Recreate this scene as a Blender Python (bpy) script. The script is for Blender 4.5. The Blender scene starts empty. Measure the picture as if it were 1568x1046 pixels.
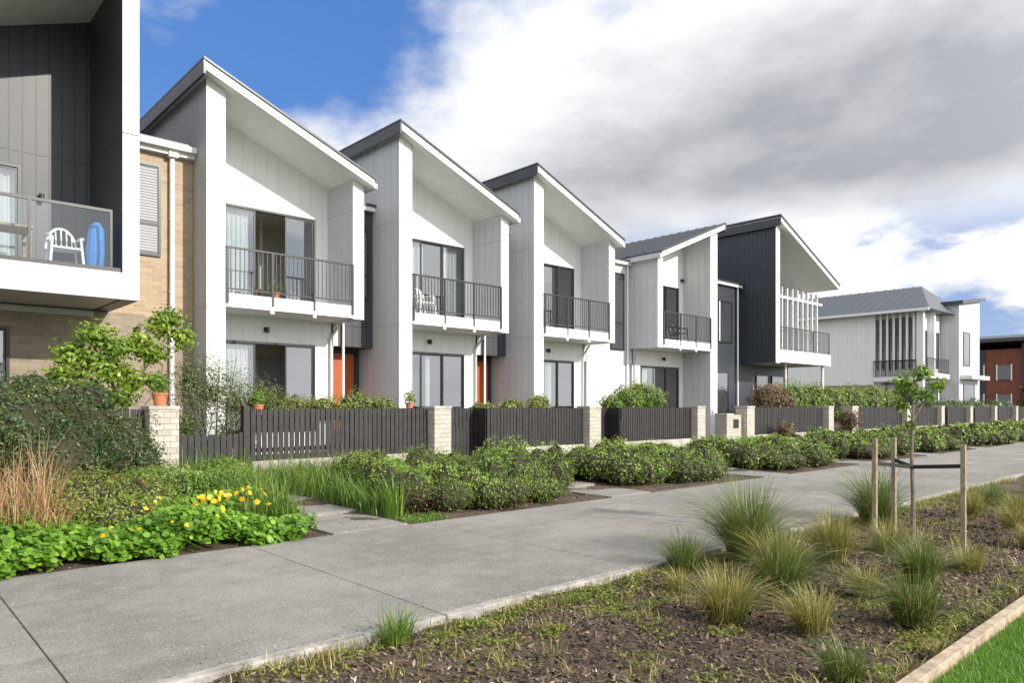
import bpy, math, random
import numpy as np
from mathutils import Vector
rng=np.random.default_rng(7); random.seed(7)
scene=bpy.context.scene
COL=scene.collection

# ---------------------------------------------------------------- materials
def new_mat(name):
    m=bpy.data.materials.new(name); m.use_nodes=True
    nt=m.node_tree; b=nt.nodes['Principled BSDF']
    return m,nt,b
def N(nt,t,**k):
    n=nt.nodes.new(t)
    for a,v in k.items(): setattr(n,a,v)
    return n
def math_(nt,op,a,b=None,c=None,clamp=False):
    n=nt.nodes.new('ShaderNodeMath'); n.operation=op; n.use_clamp=clamp
    for i,v in enumerate((a,b,c)):
        if v is None: continue
        if isinstance(v,(int,float)): n.inputs[i].default_value=v
        else: nt.links.new(v,n.inputs[i])
    return n.outputs[0]
def mixc(nt,f,a,b):
    n=nt.nodes.new('ShaderNodeMix'); n.data_type='RGBA'
    for i,v in ((0,f),(6,a),(7,b)):
        if isinstance(v,(int,float)): n.inputs[i].default_value=v
        elif isinstance(v,tuple): n.inputs[i].default_value=(*v[:3],1)
        else: nt.links.new(v,n.inputs[i])
    return n.outputs[2]
def noise(nt,vec,scale,detail=4,rough=.55):
    n=nt.nodes.new('ShaderNodeTexNoise'); n.inputs['Scale'].default_value=scale
    n.inputs['Detail'].default_value=detail; n.inputs['Roughness'].default_value=rough
    if vec is not None: nt.links.new(vec,n.inputs['Vector'])
    return n.outputs['Fac']
def smooth(nt,v,a,b):
    n=nt.nodes.new('ShaderNodeMapRange'); n.interpolation_type='SMOOTHSTEP'
    nt.links.new(v,n.inputs[0]); n.inputs[1].default_value=a; n.inputs[2].default_value=b
    return n.outputs[0]
def bump(nt,b,h,strength,dist=.02):
    n=nt.nodes.new('ShaderNodeBump'); n.inputs['Strength'].default_value=strength
    n.inputs['Distance'].default_value=dist
    nt.links.new(h,n.inputs['Height']); nt.links.new(n.outputs[0],b.inputs['Normal'])
def pos(nt): return nt.nodes.new('ShaderNodeNewGeometry').outputs['Position']
def sc(c,k): return tuple(x*k for x in c)

def mat_simple(name,col,rough=.6,var=.15,scale=4,bmp=0,metal=0,bscale=60):
    m,nt,b=new_mat(name); p=pos(nt)
    f=noise(nt,p,scale,5,.6)
    c=mixc(nt,smooth(nt,f,.3,.7),sc(col,1-var),sc(col,1+var*.6))
    nt.links.new(c,b.inputs['Base Color']); b.inputs['Roughness'].default_value=rough
    b.inputs['Metallic'].default_value=metal
    if bmp: bump(nt,b,noise(nt,p,bscale,4),bmp,.01)
    return m
def mat_clad(name,col,pitch=.3,gw=.012,rough=.55,hj=(3.66,6.42),dark=.55,wv=.06):
    m,nt,b=new_mat(name); p=pos(nt)
    s=N(nt,'ShaderNodeSeparateXYZ'); nt.links.new(p,s.inputs[0])
    xy=math_(nt,'ADD',s.outputs[0],s.outputs[1])
    q=math_(nt,'DIVIDE',xy,pitch); fr=math_(nt,'FRACT',q)
    g=math_(nt,'LESS_THAN',fr,gw/pitch)
    for z in hj:
        d=math_(nt,'ABSOLUTE',math_(nt,'SUBTRACT',s.outputs[2],z))
        g=math_(nt,'MAXIMUM',g,math_(nt,'LESS_THAN',d,.011))
    wn=N(nt,'ShaderNodeTexWhiteNoise',noise_dimensions='1D'); nt.links.new(math_(nt,'FLOOR',q),wn.inputs['W'])
    mp=N(nt,'ShaderNodeMapping'); mp.inputs['Scale'].default_value=(3,3,.35); nt.links.new(p,mp.inputs[0])
    st=noise(nt,mp.outputs[0],1.6,5,.65)
    c=mixc(nt,smooth(nt,st,.3,.75),sc(col,1-wv),sc(col,1.04))
    c=mixc(nt,math_(nt,'MULTIPLY',wn.outputs[0],.35),c,sc(col,1-wv*1.3))
    c=mixc(nt,g,c,sc(col,dark))
    nt.links.new(c,b.inputs['Base Color']); b.inputs['Roughness'].default_value=rough
    bump(nt,b,math_(nt,'SUBTRACT',1.0,g),.6,.015)
    return m
def mat_brick(name,c1,c2,mortar,w=.24,h=.086):
    m,nt,b=new_mat(name); p=pos(nt)
    s=N(nt,'ShaderNodeSeparateXYZ'); nt.links.new(p,s.inputs[0])
    cb=N(nt,'ShaderNodeCombineXYZ'); nt.links.new(math_(nt,'ADD',s.outputs[0],s.outputs[1]),cb.inputs[0]); nt.links.new(s.outputs[2],cb.inputs[1])
    br=N(nt,'ShaderNodeTexBrick'); nt.links.new(cb.outputs[0],br.inputs['Vector'])
    br.inputs['Color1'].default_value=(*c1,1); br.inputs['Color2'].default_value=(*c2,1); br.inputs['Mortar'].default_value=(*mortar,1)
    br.inputs['Scale'].default_value=1; br.inputs['Brick Width'].default_value=w; br.inputs['Row Height'].default_value=h
    br.inputs['Mortar Size'].default_value=.007; br.inputs['Mortar Smooth'].default_value=.2
    f=noise(nt,p,9,5)
    c=mixc(nt,math_(nt,'MULTIPLY',f,.35),br.outputs['Color'],sc(c2,.7))
    nt.links.new(c,b.inputs['Base Color']); b.inputs['Roughness'].default_value=.85
    bump(nt,b,math_(nt,'SUBTRACT',1.0,br.outputs['Fac']),.6,.012)
    return m
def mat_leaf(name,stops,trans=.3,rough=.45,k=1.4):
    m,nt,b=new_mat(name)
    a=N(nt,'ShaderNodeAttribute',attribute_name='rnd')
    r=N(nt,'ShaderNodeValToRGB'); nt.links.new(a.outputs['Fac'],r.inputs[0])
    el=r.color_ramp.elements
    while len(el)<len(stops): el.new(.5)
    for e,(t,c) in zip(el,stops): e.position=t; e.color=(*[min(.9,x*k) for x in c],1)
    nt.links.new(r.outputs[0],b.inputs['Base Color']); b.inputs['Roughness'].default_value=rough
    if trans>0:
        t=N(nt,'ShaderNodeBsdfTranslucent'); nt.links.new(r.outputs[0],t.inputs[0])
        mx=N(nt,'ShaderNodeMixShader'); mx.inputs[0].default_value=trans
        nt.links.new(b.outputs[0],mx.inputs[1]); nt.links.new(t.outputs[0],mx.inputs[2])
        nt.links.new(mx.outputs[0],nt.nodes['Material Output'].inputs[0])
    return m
def mat_glass(name,f0=.16,tint=(.8,.86,.86)):
    m,nt,b=new_mat(name); nt.nodes.remove(b)
    t=N(nt,'ShaderNodeBsdfTransparent'); t.inputs[0].default_value=(*tint,1)
    g=N(nt,'ShaderNodeBsdfGlossy'); g.inputs['Roughness'].default_value=.01; g.inputs[0].default_value=(.95,.97,1,1)
    lw=N(nt,'ShaderNodeLayerWeight'); lw.inputs[0].default_value=.25
    f=math_(nt,'ADD',math_(nt,'MULTIPLY',lw.outputs['Fresnel'],1.0),f0,clamp=True)
    mx=N(nt,'ShaderNodeMixShader'); nt.links.new(f,mx.inputs[0])
    nt.links.new(t.outputs[0],mx.inputs[1]); nt.links.new(g.outputs[0],mx.inputs[2])
    nt.links.new(mx.outputs[0],nt.nodes['Material Output'].inputs[0])
    return m

WHITE=mat_clad('white_cladding',(.72,.72,.71),.9,.012,wv=.07)
WHITEB=mat_clad('white_board_cladding',(.82,.82,.81),.3,.012,hj=(),dark=.8,wv=.04)
GREYW=mat_clad('pale_grey_cladding',(.57,.575,.585),.3,.012,hj=(3.66,6.42),dark=.7,wv=.08)
DARK=mat_clad('charcoal_cladding',(.055,.058,.066),.22,.02,rough=.45,hj=(3.66,6.42),dark=.35,wv=.15)
DARK5=mat_clad('blue_charcoal_cladding',(.04,.046,.06),.2,.025,rough=.45,hj=(),dark=.4,wv=.15)
TRIM=mat_simple('white_trim',(.8,.8,.79),.5,.05,3)
TRIM0=mat_simple('off_white_trim',(.5,.5,.495),.5,.06,3)
GTRIM=mat_simple('pale_grey_trim',(.55,.55,.55),.5,.05,3)
ROOFM=mat_simple('roof_metal',(.06,.065,.072),.4,.15,3,metal=.3)
ROOFL=mat_simple('roof_metal_light',(.1,.108,.12),.5,.12,3,metal=.1)
BLACK=mat_simple('charcoal_aluminium',(.02,.021,.024),.35,.1,3)
BRICKT=mat_brick('tan_brick',(.5,.38,.25),(.38,.28,.18),(.5,.44,.36))
BRICKG=mat_brick('brown_grey_brick',(.36,.29,.21),(.26,.21,.155),(.34,.3,.24))
BRICKP=mat_brick('pale_brick',(.56,.52,.44),(.42,.385,.32),(.28,.26,.23),w=.2,h=.1)
INT=mat_simple('interior_plaster',(.7,.67,.62),.8,.08,1)
INTF=mat_simple('interior_floor',(.3,.2,.13),.5,.2,3)
CURT=mat_simple('curtain_fabric',(.7,.69,.65),.9,.06,5)
GLASS=mat_glass('window_glass',.2,(.68,.74,.75))
RGLASS=mat_glass('balcony_glass',.06,(.85,.9,.9))
PANE=mat_simple('dark_pane',(.05,.055,.06),.04,.2,1)
PANE.node_tree.nodes['Principled BSDF'].inputs['IOR'].default_value=2.3
ORANGE=mat_simple('orange_door_paint',(.42,.09,.02),.45,.08,3)
YELLOW=mat_simple('yellow_door_paint',(.6,.38,.1),.45,.08,3)
REDB=mat_simple('rust_cladding',(.2,.06,.035),.7,.2,2)
CONC=mat_simple('retaining_concrete',(.46,.43,.38),.85,.3,3,.3)
FENCEM=mat_simple('fence_paint',(.022,.0195,.019),.6,.45,6,.2)
TIMBER=mat_simple('weathered_timber',(.42,.33,.23),.8,.35,12,.4)
STAKE=mat_simple('stake_timber',(.3,.24,.16),.85,.3,14,.4)
BARK=mat_simple('bark',(.2,.155,.11),.9,.35,20,.6)
TWIG=mat_simple('twig',(.09,.065,.05),.9,.3,20)
RUBBER=mat_simple('rubber_tie',(.015,.015,.015),.7,.1,5)
PLASTIC=mat_simple('white_plastic',(.75,.75,.75),.35,.03,5)
BLIND=mat_simple('blind_slats',(.4,.4,.4),.6,.03,5)
BLUE=mat_simple('blue_fabric',(.02,.22,.6),.7,.2,6)
TERRA=mat_simple('terracotta',(.45,.17,.08),.8,.2,8)
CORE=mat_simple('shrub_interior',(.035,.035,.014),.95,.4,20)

def mat_path():
    m,nt,b=new_mat('path_concrete'); p=pos(nt)
    big=noise(nt,p,.55,6,.68); mid=noise(nt,p,4,6,.72); fine=noise(nt,p,60,4,.8)
    mp=N(nt,'ShaderNodeMapping'); mp.inputs['Scale'].default_value=(.35,2.4,1); nt.links.new(p,mp.inputs[0])
    strk=noise(nt,mp.outputs[0],1.3,6,.65)
    c=mixc(nt,smooth(nt,big,.32,.68),(.19,.179,.16),(.3,.284,.256))
    c=mixc(nt,math_(nt,'MULTIPLY',smooth(nt,strk,.5,.7),.55),c,(.165,.156,.138))
    c=mixc(nt,math_(nt,'MULTIPLY',smooth(nt,mid,.45,.72),.5),c,(.36,.34,.305))
    c=mixc(nt,math_(nt,'MULTIPLY',smooth(nt,noise(nt,p,14,5,.75),.55,.7),.35),c,(.13,.123,.11))
    c=mixc(nt,math_(nt,'MULTIPLY',smooth(nt,fine,.52,.62),.75),c,(.08,.076,.068))
    c=mixc(nt,math_(nt,'MULTIPLY',smooth(nt,noise(nt,p,48,3,.6),.58,.68),.7),c,(.52,.5,.46))
    nt.links.new(c,b.inputs['Base Color']); b.inputs['Roughness'].default_value=.9
    bump(nt,b,math_(nt,'ADD',fine,math_(nt,'MULTIPLY',mid,.6)),.8,.012)
    return m
PATHM=mat_path()
EDGEM=mat_simple('concrete_edge',(.34,.32,.29),.9,.45,6,.4)
def mat_ground(name,cols,s1=1.2,s2=14,s3=70):
    m,nt,b=new_mat(name); p=pos(nt)
    c=mixc(nt,smooth(nt,noise(nt,p,s1,6,.6),.35,.65),cols[0],cols[1])
    c=mixc(nt,smooth(nt,noise(nt,p,s2,5,.7),.45,.7),c,cols[2])
    f=noise(nt,p,s3,4,.7)
    c=mixc(nt,smooth(nt,f,.55,.7),c,cols[3])
    nt.links.new(c,b.inputs['Base Color']); b.inputs['Roughness'].default_value=.95
    bump(nt,b,f,.8,.02)
    return m
MULCH=mat_ground('mulch',[(.075,.052,.034),(.115,.083,.052),(.045,.03,.02),(.19,.145,.1)])
LAWN=mat_ground('lawn_ground',[(.07,.15,.02),(.09,.18,.03),(.05,.1,.015),(.13,.2,.05)])
FIELD=mat_ground('field_ground',[(.08,.12,.03),(.12,.14,.05),(.07,.09,.03),(.13,.15,.07)],.05,1,8)

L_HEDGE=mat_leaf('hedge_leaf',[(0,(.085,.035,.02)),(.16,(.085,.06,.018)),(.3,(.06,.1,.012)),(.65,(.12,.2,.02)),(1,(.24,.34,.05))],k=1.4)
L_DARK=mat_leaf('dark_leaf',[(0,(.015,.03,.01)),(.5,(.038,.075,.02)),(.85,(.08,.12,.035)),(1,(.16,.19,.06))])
L_LIME=mat_leaf('citrus_leaf',[(0,(.05,.09,.01)),(.5,(.12,.2,.02)),(.9,(.24,.32,.04)),(1,(.4,.4,.08))],.4)
L_NAST=mat_leaf('nasturtium_leaf',[(0,(.05,.13,.012)),(.5,(.13,.26,.02)),(1,(.25,.4,.05))],.4,k=1.3)
L_OLIVE=mat_leaf('olive_leaf',[(0,(.06,.065,.012)),(.5,(.13,.16,.025)),(1,(.22,.27,.05))])
L_RED=mat_leaf('reddish_leaf',[(0,(.05,.02,.015)),(.45,(.13,.05,.035)),(.7,(.09,.09,.03)),(1,(.28,.16,.11))])
L_MIX=mat_leaf('mixed_leaf',[(0,(.04,.055,.015)),(.5,(.09,.13,.035)),(.8,(.2,.15,.1)),(1,(.5,.4,.38))])
L_GRASS=mat_leaf('tussock_blade',[(0,(.045,.075,.015)),(.5,(.09,.14,.03)),(.8,(.18,.18,.05)),(1,(.38,.3,.13))],.3)
L_GOLD=mat_leaf('golden_tussock_blade',[(0,(.08,.1,.015)),(.5,(.16,.17,.035)),(.8,(.32,.26,.09)),(1,(.5,.39,.19))],.3)
L_STRAP=mat_leaf('strap_leaf',[(0,(.045,.09,.012)),(.6,(.11,.19,.025)),(1,(.25,.3,.07))],.35)
L_LAWN=mat_leaf('lawn_blade',[(0,(.06,.15,.012)),(.6,(.13,.27,.02)),(1,(.25,.36,.05))],.4,k=1.2)
L_WEED=mat_leaf('weed_leaf',[(0,(.08,.1,.012)),(.6,(.16,.19,.025)),(1,(.28,.28,.07))],.3,k=1.3)
L_DRY=mat_leaf('dry_twig',[(0,(.14,.07,.035)),(.6,(.32,.18,.09)),(1,(.5,.35,.2))],.1)
L_CHIP=mat_leaf('bark_chip',[(0,(.022,.015,.01)),(.4,(.065,.043,.029)),(.75,(.15,.108,.072)),(.92,(.28,.21,.15)),(1,(.48,.4,.3))],.0,.9,1.45)
L_YEL=mat_leaf('yellow_petal',[(0,(.75,.4,.01)),(1,(.85,.6,.02))],.2,k=1)
L_REDF=mat_leaf('red_petal',[(0,(.5,.02,.02)),(1,(.7,.08,.04))],.2,k=1)

# ---------------------------------------------------------------- mesh helpers
def link_obj(name,me,parent=None):
    o=bpy.data.objects.new(name,me); COL.objects.link(o)
    if parent: o.parent=parent
    return o
def empty(name,loc=(0,0,0)):
    e=bpy.data.objects.new(name,None); COL.objects.link(e); e.empty_display_size=.3
    return e
import bmesh
class Part:
    def __init__(s,name,mat,parent=None): s.n=name;s.m=mat;s.p=parent;s.v=[];s.f=[]
    def add(s,vs,fs):
        k=len(s.v); s.v+=[tuple(v) for v in vs]; s.f+=[tuple(i+k for i in f) for f in fs]; return s
    def box(s,x0,x1,y0,y1,z0,z1):
        x0,x1=min(x0,x1),max(x0,x1); y0,y1=min(y0,y1),max(y0,y1)
        s.add([(x0,y0,z0),(x1,y0,z0),(x1,y1,z0),(x0,y1,z0),(x0,y0,z1),(x1,y0,z1),(x1,y1,z1),(x0,y1,z1)],
              [(0,3,2,1),(4,5,6,7),(0,1,5,4),(1,2,6,5),(2,3,7,6),(3,0,4,7)]); return s
    def prism_y(s,poly,y0,y1):
        n=len(poly)
        s.add([(x,y0,z) for x,z in poly]+[(x,y1,z) for x,z in poly],
              [tuple(range(n)),tuple(range(2*n-1,n-1,-1))]+[(i,(i+1)%n,(i+1)%n+n,i+n) for i in range(n)]); return s
    def prism_x(s,poly,x0,x1):
        n=len(poly)
        s.add([(x0,y,z) for y,z in poly]+[(x1,y,z) for y,z in poly],
              [tuple(range(n)),tuple(range(2*n-1,n-1,-1))]+[(i,(i+1)%n,(i+1)%n+n,i+n) for i in range(n)]); return s
    def cyl(s,p0,p1,r0,r1=None,n=10):
        if r1 is None: r1=r0
        p0=Vector(p0);p1=Vector(p1);d=(p1-p0).normalized()
        a=d.orthogonal().normalized(); b=d.cross(a)
        vs=[]
        for p,r in((p0,r0),(p1,r1)):
            for i in range(n):
                t=2*math.pi*i/n; vs.append(p+a*math.cos(t)*r+b*math.sin(t)*r)
        s.add(vs,[(i,(i+1)%n,(i+1)%n+n,i+n) for i in range(n)]+[tuple(range(n-1,-1,-1)),tuple(range(n,2*n))]); return s
    def chain(s,pts,rs,n=8):
        for i in range(len(pts)-1): s.cyl(pts[i],pts[i+1],rs[i],rs[i+1],n)
        return s
    def done(s,bevel=0):
        if not s.v: return None
        me=bpy.data.meshes.new(s.n); me.from_pydata(s.v,[],s.f)
        bm=bmesh.new(); bm.from_mesh(me); bmesh.ops.recalc_face_normals(bm,faces=bm.faces); bm.to_mesh(me); bm.free()
        me.materials.append(s.m); o=link_obj(s.n,me,s.p)
        if bevel:
            md=o.modifiers.new('bev','BEVEL'); md.width=bevel; md.segments=2; md.limit_method='ANGLE'
        return o

def np_mesh(name,V,F,mat,rnd=None,parent=None):
    me=bpy.data.meshes.new(name); m,k=F.shape
    me.vertices.add(len(V)); me.vertices.foreach_set('co',V.astype(np.float32).ravel())
    me.loops.add(m*k); me.loops.foreach_set('vertex_index',F.astype(np.int32).ravel())
    me.polygons.add(m); me.polygons.foreach_set('loop_start',np.arange(0,m*k,k,dtype=np.int32))
    try: me.polygons.foreach_set('loop_total',np.full(m,k,dtype=np.int32))
    except Exception: pass
    me.update(calc_edges=True)
    if rnd is not None:
        a=me.attributes.new('rnd','FLOAT','FACE'); a.data.foreach_set('value',rnd.astype(np.float32))
    me.materials.append(mat)
    return link_obj(name,me,parent)

def lf(p,s=1.0,seed=0):
    x,y,z=p[:,0]*s+seed,p[:,1]*s+seed*1.7,p[:,2]*s
    return (np.sin(x*2.1+np.sin(y*1.3)*1.5)+np.sin(y*2.7+np.sin(z*2.2+x)*1.2)+np.sin(z*3.1+x*.7))/3
def leaf_mesh(name,P,Nrm,size,mat,rnd,parent=None,aspect=.5,fold=True):
    n=len(P); size=np.broadcast_to(size,(n,))*rng.uniform(.65,1.3,n)
    a=np.cross(Nrm,rng.normal(size=(n,3))); a/=np.linalg.norm(a,axis=1)[:,None]+1e-9
    b=np.cross(Nrm,a)
    L=size[:,None]*a; W=size[:,None]*b*aspect; up=Nrm*size[:,None]*.12
    V=np.stack([P-L*.5,P+W*.5-up+L*.05,P+L*.5,P-W*.5-up+L*.05],1).reshape(-1,3)
    F=np.arange(n*4).reshape(n,4)
    return np_mesh(name,V,F,mat,rnd,parent)
def cloud_pts(blobs,n,shell=.55,seed=0,lump=.18,zmin=None):
    w=np.array([b[3]*b[4]+b[4]*b[5]+b[3]*b[5] for b in blobs]); w=w/w.sum()
    idx=rng.choice(len(blobs),n,p=w); B=np.array([b[:6] for b in blobs])[idx]
    d=rng.normal(size=(n,3)); d/=np.linalg.norm(d,axis=1)[:,None]
    r=1-(rng.random(n)**1.6)*(1-shell)
    r=r*(1+lump*lf(d*2.5+B[:,:3],1.3,seed))
    P=B[:,:3]+d*r[:,None]*B[:,3:6]
    Nn=d+rng.normal(size=(n,3))*.55+np.array([0,0,.25]); Nn/=np.linalg.norm(Nn,axis=1)[:,None]
    if zmin is not None:
        k=P[:,2]>zmin; P,Nn=P[k],Nn[k]
    return P,Nn
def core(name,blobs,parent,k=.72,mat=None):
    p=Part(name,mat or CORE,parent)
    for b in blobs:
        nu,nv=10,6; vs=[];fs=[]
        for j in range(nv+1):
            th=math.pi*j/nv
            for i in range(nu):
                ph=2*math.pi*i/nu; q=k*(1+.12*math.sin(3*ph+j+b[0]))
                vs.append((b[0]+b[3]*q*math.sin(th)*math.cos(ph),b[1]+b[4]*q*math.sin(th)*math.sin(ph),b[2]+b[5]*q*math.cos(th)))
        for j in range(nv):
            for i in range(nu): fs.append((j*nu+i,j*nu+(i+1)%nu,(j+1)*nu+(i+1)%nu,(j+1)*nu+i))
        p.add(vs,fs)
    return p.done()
def shrub(name,blobs,n,size,mat,parent=None,shell=.55,hgrad=0,corek=.7,aspect=.5,zmin=.02,lump=.18,seed=0,bias=0):
    root=parent or empty(name)
    P,Nn=cloud_pts(blobs,n,shell,seed,lump,zmin)
    z0,z1=P[:,2].min(),P[:,2].max()
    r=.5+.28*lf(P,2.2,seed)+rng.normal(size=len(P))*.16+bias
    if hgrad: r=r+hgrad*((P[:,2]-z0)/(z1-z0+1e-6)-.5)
    leaf_mesh('foliage',P,Nn,size,mat,np.clip(r,0,1),root,aspect)
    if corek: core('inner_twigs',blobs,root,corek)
    return root
def blades(name,B,out,h,lean,w,mat,parent=None,seg=4,rnd=None):
    n=len(B); out=out/(np.linalg.norm(out,axis=1)[:,None]+1e-9)
    side=np.stack([-out[:,1],out[:,0],np.zeros(n)],1)+rng.normal(size=(n,3))*.25; side/=np.linalg.norm(side,axis=1)[:,None]
    V=np.zeros((n,seg+1,2,3))
    for k in range(seg+1):
        s=k/seg
        c=B+out*(lean*h*(.25*s+.75*s**2.2))[:,None]
        c[:,2]+=h*(s-.42*np.clip(lean,0,1.4)*s**2.4)
        ww=w*(1-s**1.8)*.5+.0004
        V[:,k,0]=c-side*np.broadcast_to(ww,(n,))[:,None]; V[:,k,1]=c+side*np.broadcast_to(ww,(n,))[:,None]
    V=V.reshape(-1,3); base=np.arange(n)[:,None]*(seg+1)*2
    F=[]
    for k in range(seg):
        F.append(base+np.array([[2*k,2*k+1,2*k+3,2*k+2]]))
    F=np.stack(F,1).reshape(-1,4)
    if rnd is None: rnd=np.clip(rng.normal(.5,.25,n),0,1)
    return np_mesh(name,V,F,mat,np.repeat(rnd,seg),parent)
def tussock(name,x,y,h,n,mat,r=.08,lean=(.1,1.0),w=.006,z=-.04,seg=5,parent=None):
    a=rng.uniform(0,2*math.pi,n); q=np.sqrt(rng.random(n))
    B=np.stack([x+np.cos(a)*q*r,y+np.sin(a)*q*r,np.full(n,z)],1)
    a2=a+rng.normal(size=n)*.5
    out=np.stack([np.cos(a2),np.sin(a2),np.zeros(n)],1)
    sk=rng.normal(size=2)*.35; out[:,0]+=sk[0]; out[:,1]+=sk[1]
    le=rng.uniform(*lean,n)*(.35+.65*q)
    H=h*rng.uniform(.45,1.15,n)
    return blades(name,B,out,H,le,w,mat,parent,seg)

# ---------------------------------------------------------------- ground
g=Part('ground',FIELD); g.add([(-1500,-1500,-.12),(1500,-1500,-.12),(1500,1500,-.12),(-1500,1500,-.12)],[(0,1,2,3)]); g.done()
def grid(name,x0,x1,y0,y1,dx,zf,mat):
    nx=int((x1-x0)/dx)+1; ny=int((y1-y0)/dx)+1
    X,Y=np.meshgrid(np.linspace(x0,x1,nx),np.linspace(y0,y1,ny)); Z=zf(X,Y)
    V=np.stack([X,Y,Z],-1).reshape(-1,3); i=np.arange(nx*ny).reshape(ny,nx)
    F=np.stack([i[:-1,:-1],i[:-1,1:],i[1:,1:],i[1:,:-1]],-1).reshape(-1,4)
    o=np_mesh(name,V,F,mat)
    o.data.polygons.foreach_set('use_smooth',np.ones(len(F),dtype=bool))
    return o
def bump2(X,Y): return .018*(np.sin(X*5.1+np.sin(Y*4)*1.3)+np.sin(Y*7.3+X*2.1))+.012*np.sin(X*13+Y*9)
zf1=lambda X,Y:-.06+bump2(X,Y)*.7
grid('mulch_bed',-4,26,1.46,4.12,.07,zf1,MULCH)
Part('mulch_bed',MULCH).box(26,120,1.46,4.12,-.11,-.06).done()
def bedz(X,Y): return np.clip((Y-7.6)/5.2,0,1)*.2-.03+bump2(X,Y)*.6
grid('planting_bed',-6,60,7.55,13.0,.12,bedz,MULCH)
Part('planting_bed',MULCH).box(60,120,7.55,13,-.11,0.05).done()
Part('front_yard_ground',MULCH).box(-8,120,13.1,26,-.1,.3).done()
Part('lawn',LAWN).box(-10,120,-12,1.36,-.11,-.03).done()
te=Part('timber_edging',TIMBER)
x=-4
while x<40:
    te.box(x,x+3.58,1.37,1.445,-.1,.035); x+=3.6
te.done(.006)
ps=Part('concrete_footpath',PATHM); pe=Part('concrete_path_edge',EDGEM)
x=.87-2.28*3
while x<130:
    ps.box(x,x+2.272,4.21,7.6,-.12,0.0); pe.box(x,x+2.272,4.12,4.205,-.14,.001); x+=2.28
for gx in (4.15,9.2,14.15,19.1,24.0,29,34,39):
    y=7.612
    while y<12.8:
        z=np.clip((y-7.6)/5.2,0,1)*.17
        ps.box(gx,gx+1.05,y,y+1.27,-.1,float(z)+.012); y+=1.28
ps.done(.006); pe.done(.014)

def chips(n,x0,x1,y0,y1,zf,size,name,power=1.0,bias=0):
    u=rng.random(n)**power
    P=np.stack([x0+(x1-x0)*u,rng.uniform(y0,y1,n),np.zeros(n)],1); P[:,2]=zf(P[:,0],P[:,1])+rng.uniform(0,.014,n)
    Nn=rng.normal(size=(n,3))*.4+np.array([0,0,1.]); Nn/=np.linalg.norm(Nn,axis=1)[:,None]
    r=np.clip(rng.beta(1.5,2.2,n)+.12*lf(P,1.5)+bias,0,1)
    leaf_mesh(name,P,Nn,size*(.4+.8*rng.random(n)**2)*(1+P[:,0]*.03),L_CHIP,r,None,.35)
chips(55000,1.0,14,1.47,4.1,zf1,.065,'bark_mulch_chips',1.2)
chips(9000,-1,12,7.65,12.7,lambda X,Y:bedz(X,Y),.05,'bark_mulch_chips')
n=420; yy=np.where(rng.random(n)<.6,4.2+rng.exponential(.22,n),rng.uniform(4.2,7.6,n)); yy=np.where(rng.random(n)<.3,7.58-rng.exponential(.15,n),yy)
P=np.stack([rng.uniform(0,14,n),np.clip(yy,4.15,7.6),np.full(n,.006)],1); Nn=rng.normal(size=(n,3))*.12+np.array([0,0,1.]); Nn/=np.linalg.norm(Nn,axis=1)[:,None]
leaf_mesh('leaf_litter',P,Nn,.022,L_CHIP,rng.uniform(.2,1,n),None,.5)

cent=[(rng.uniform(1.5,14),rng.uniform(1.55,4.0)) for _ in range(60)]
cent+=[(x,4.0+rng.uniform(-.15,.05)) for x in rng.uniform(1.8,16,80)]
cent+=[(x,3.6+rng.uniform(-.25,.35)) for x in rng.uniform(2.8,6,16)]
cent+=[(x,1.62+rng.uniform(-.06,.15)) for x in rng.uniform(3.5,14,40)]
Ps=[]
for cx,cy in cent:
    k=int(rng.integers(40,240)); s=rng.uniform(.04,.16)
    q=rng.normal(size=(k,2))*s*np.array([1.3,.7])
    Ps.append(np.stack([cx+q[:,0],cy+q[:,1],np.zeros(k)],1))
P=np.concatenate(Ps); P=P[(P[:,1]<4.1)&(P[:,1]>1.47)]
P[:,2]=zf1(P[:,0],P[:,1])+rng.uniform(.005,.045,len(P))
Nn=rng.normal(size=P.shape)*.5+np.array([0,0,1.]); Nn/=np.linalg.norm(Nn,axis=1)[:,None]
leaf_mesh('low_weeds',P,Nn,.026,L_WEED,np.clip(rng.normal(.5,.2,len(P))+.2*lf(P,2),0,1),None,.6)
Bs=[]
for cx,cy in [(rng.uniform(1.4,15),rng.uniform(1.5,4.05)) for _ in range(230)]+[(xx,4.05) for xx in rng.uniform(1.5,18,130)]+[(xx,1.52) for xx in rng.uniform(3,14,60)]:
    k=int(rng.integers(8,40)); q=rng.normal(size=(k,2))*rng.uniform(.02,.08)
    Bs.append(np.stack([cx+q[:,0],cy+q[:,1],np.full(k,-.06)],1))
B=np.concatenate(Bs); n=len(B); a=rng.uniform(0,6.28,n)
blades('grass_tufts',B,np.stack([np.cos(a),np.sin(a),0*a],1),rng.uniform(.04,.15,n),rng.uniform(.2,1.3,n),.0045,L_GOLD,None,3,rnd=np.clip(rng.normal(.6,.28,n),0,1))
n=42000; B=np.stack([rng.uniform(3.6,9,n),rng.uniform(.2,1.36,n),np.full(n,-.035)],1); a=rng.uniform(0,6.28,n)
blades('lawn_grass',B,np.stack([np.cos(a),np.sin(a),0*a],1),rng.uniform(.025,.06,n),rng.uniform(.1,.9,n),.005,L_LAWN,None,2)

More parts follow.
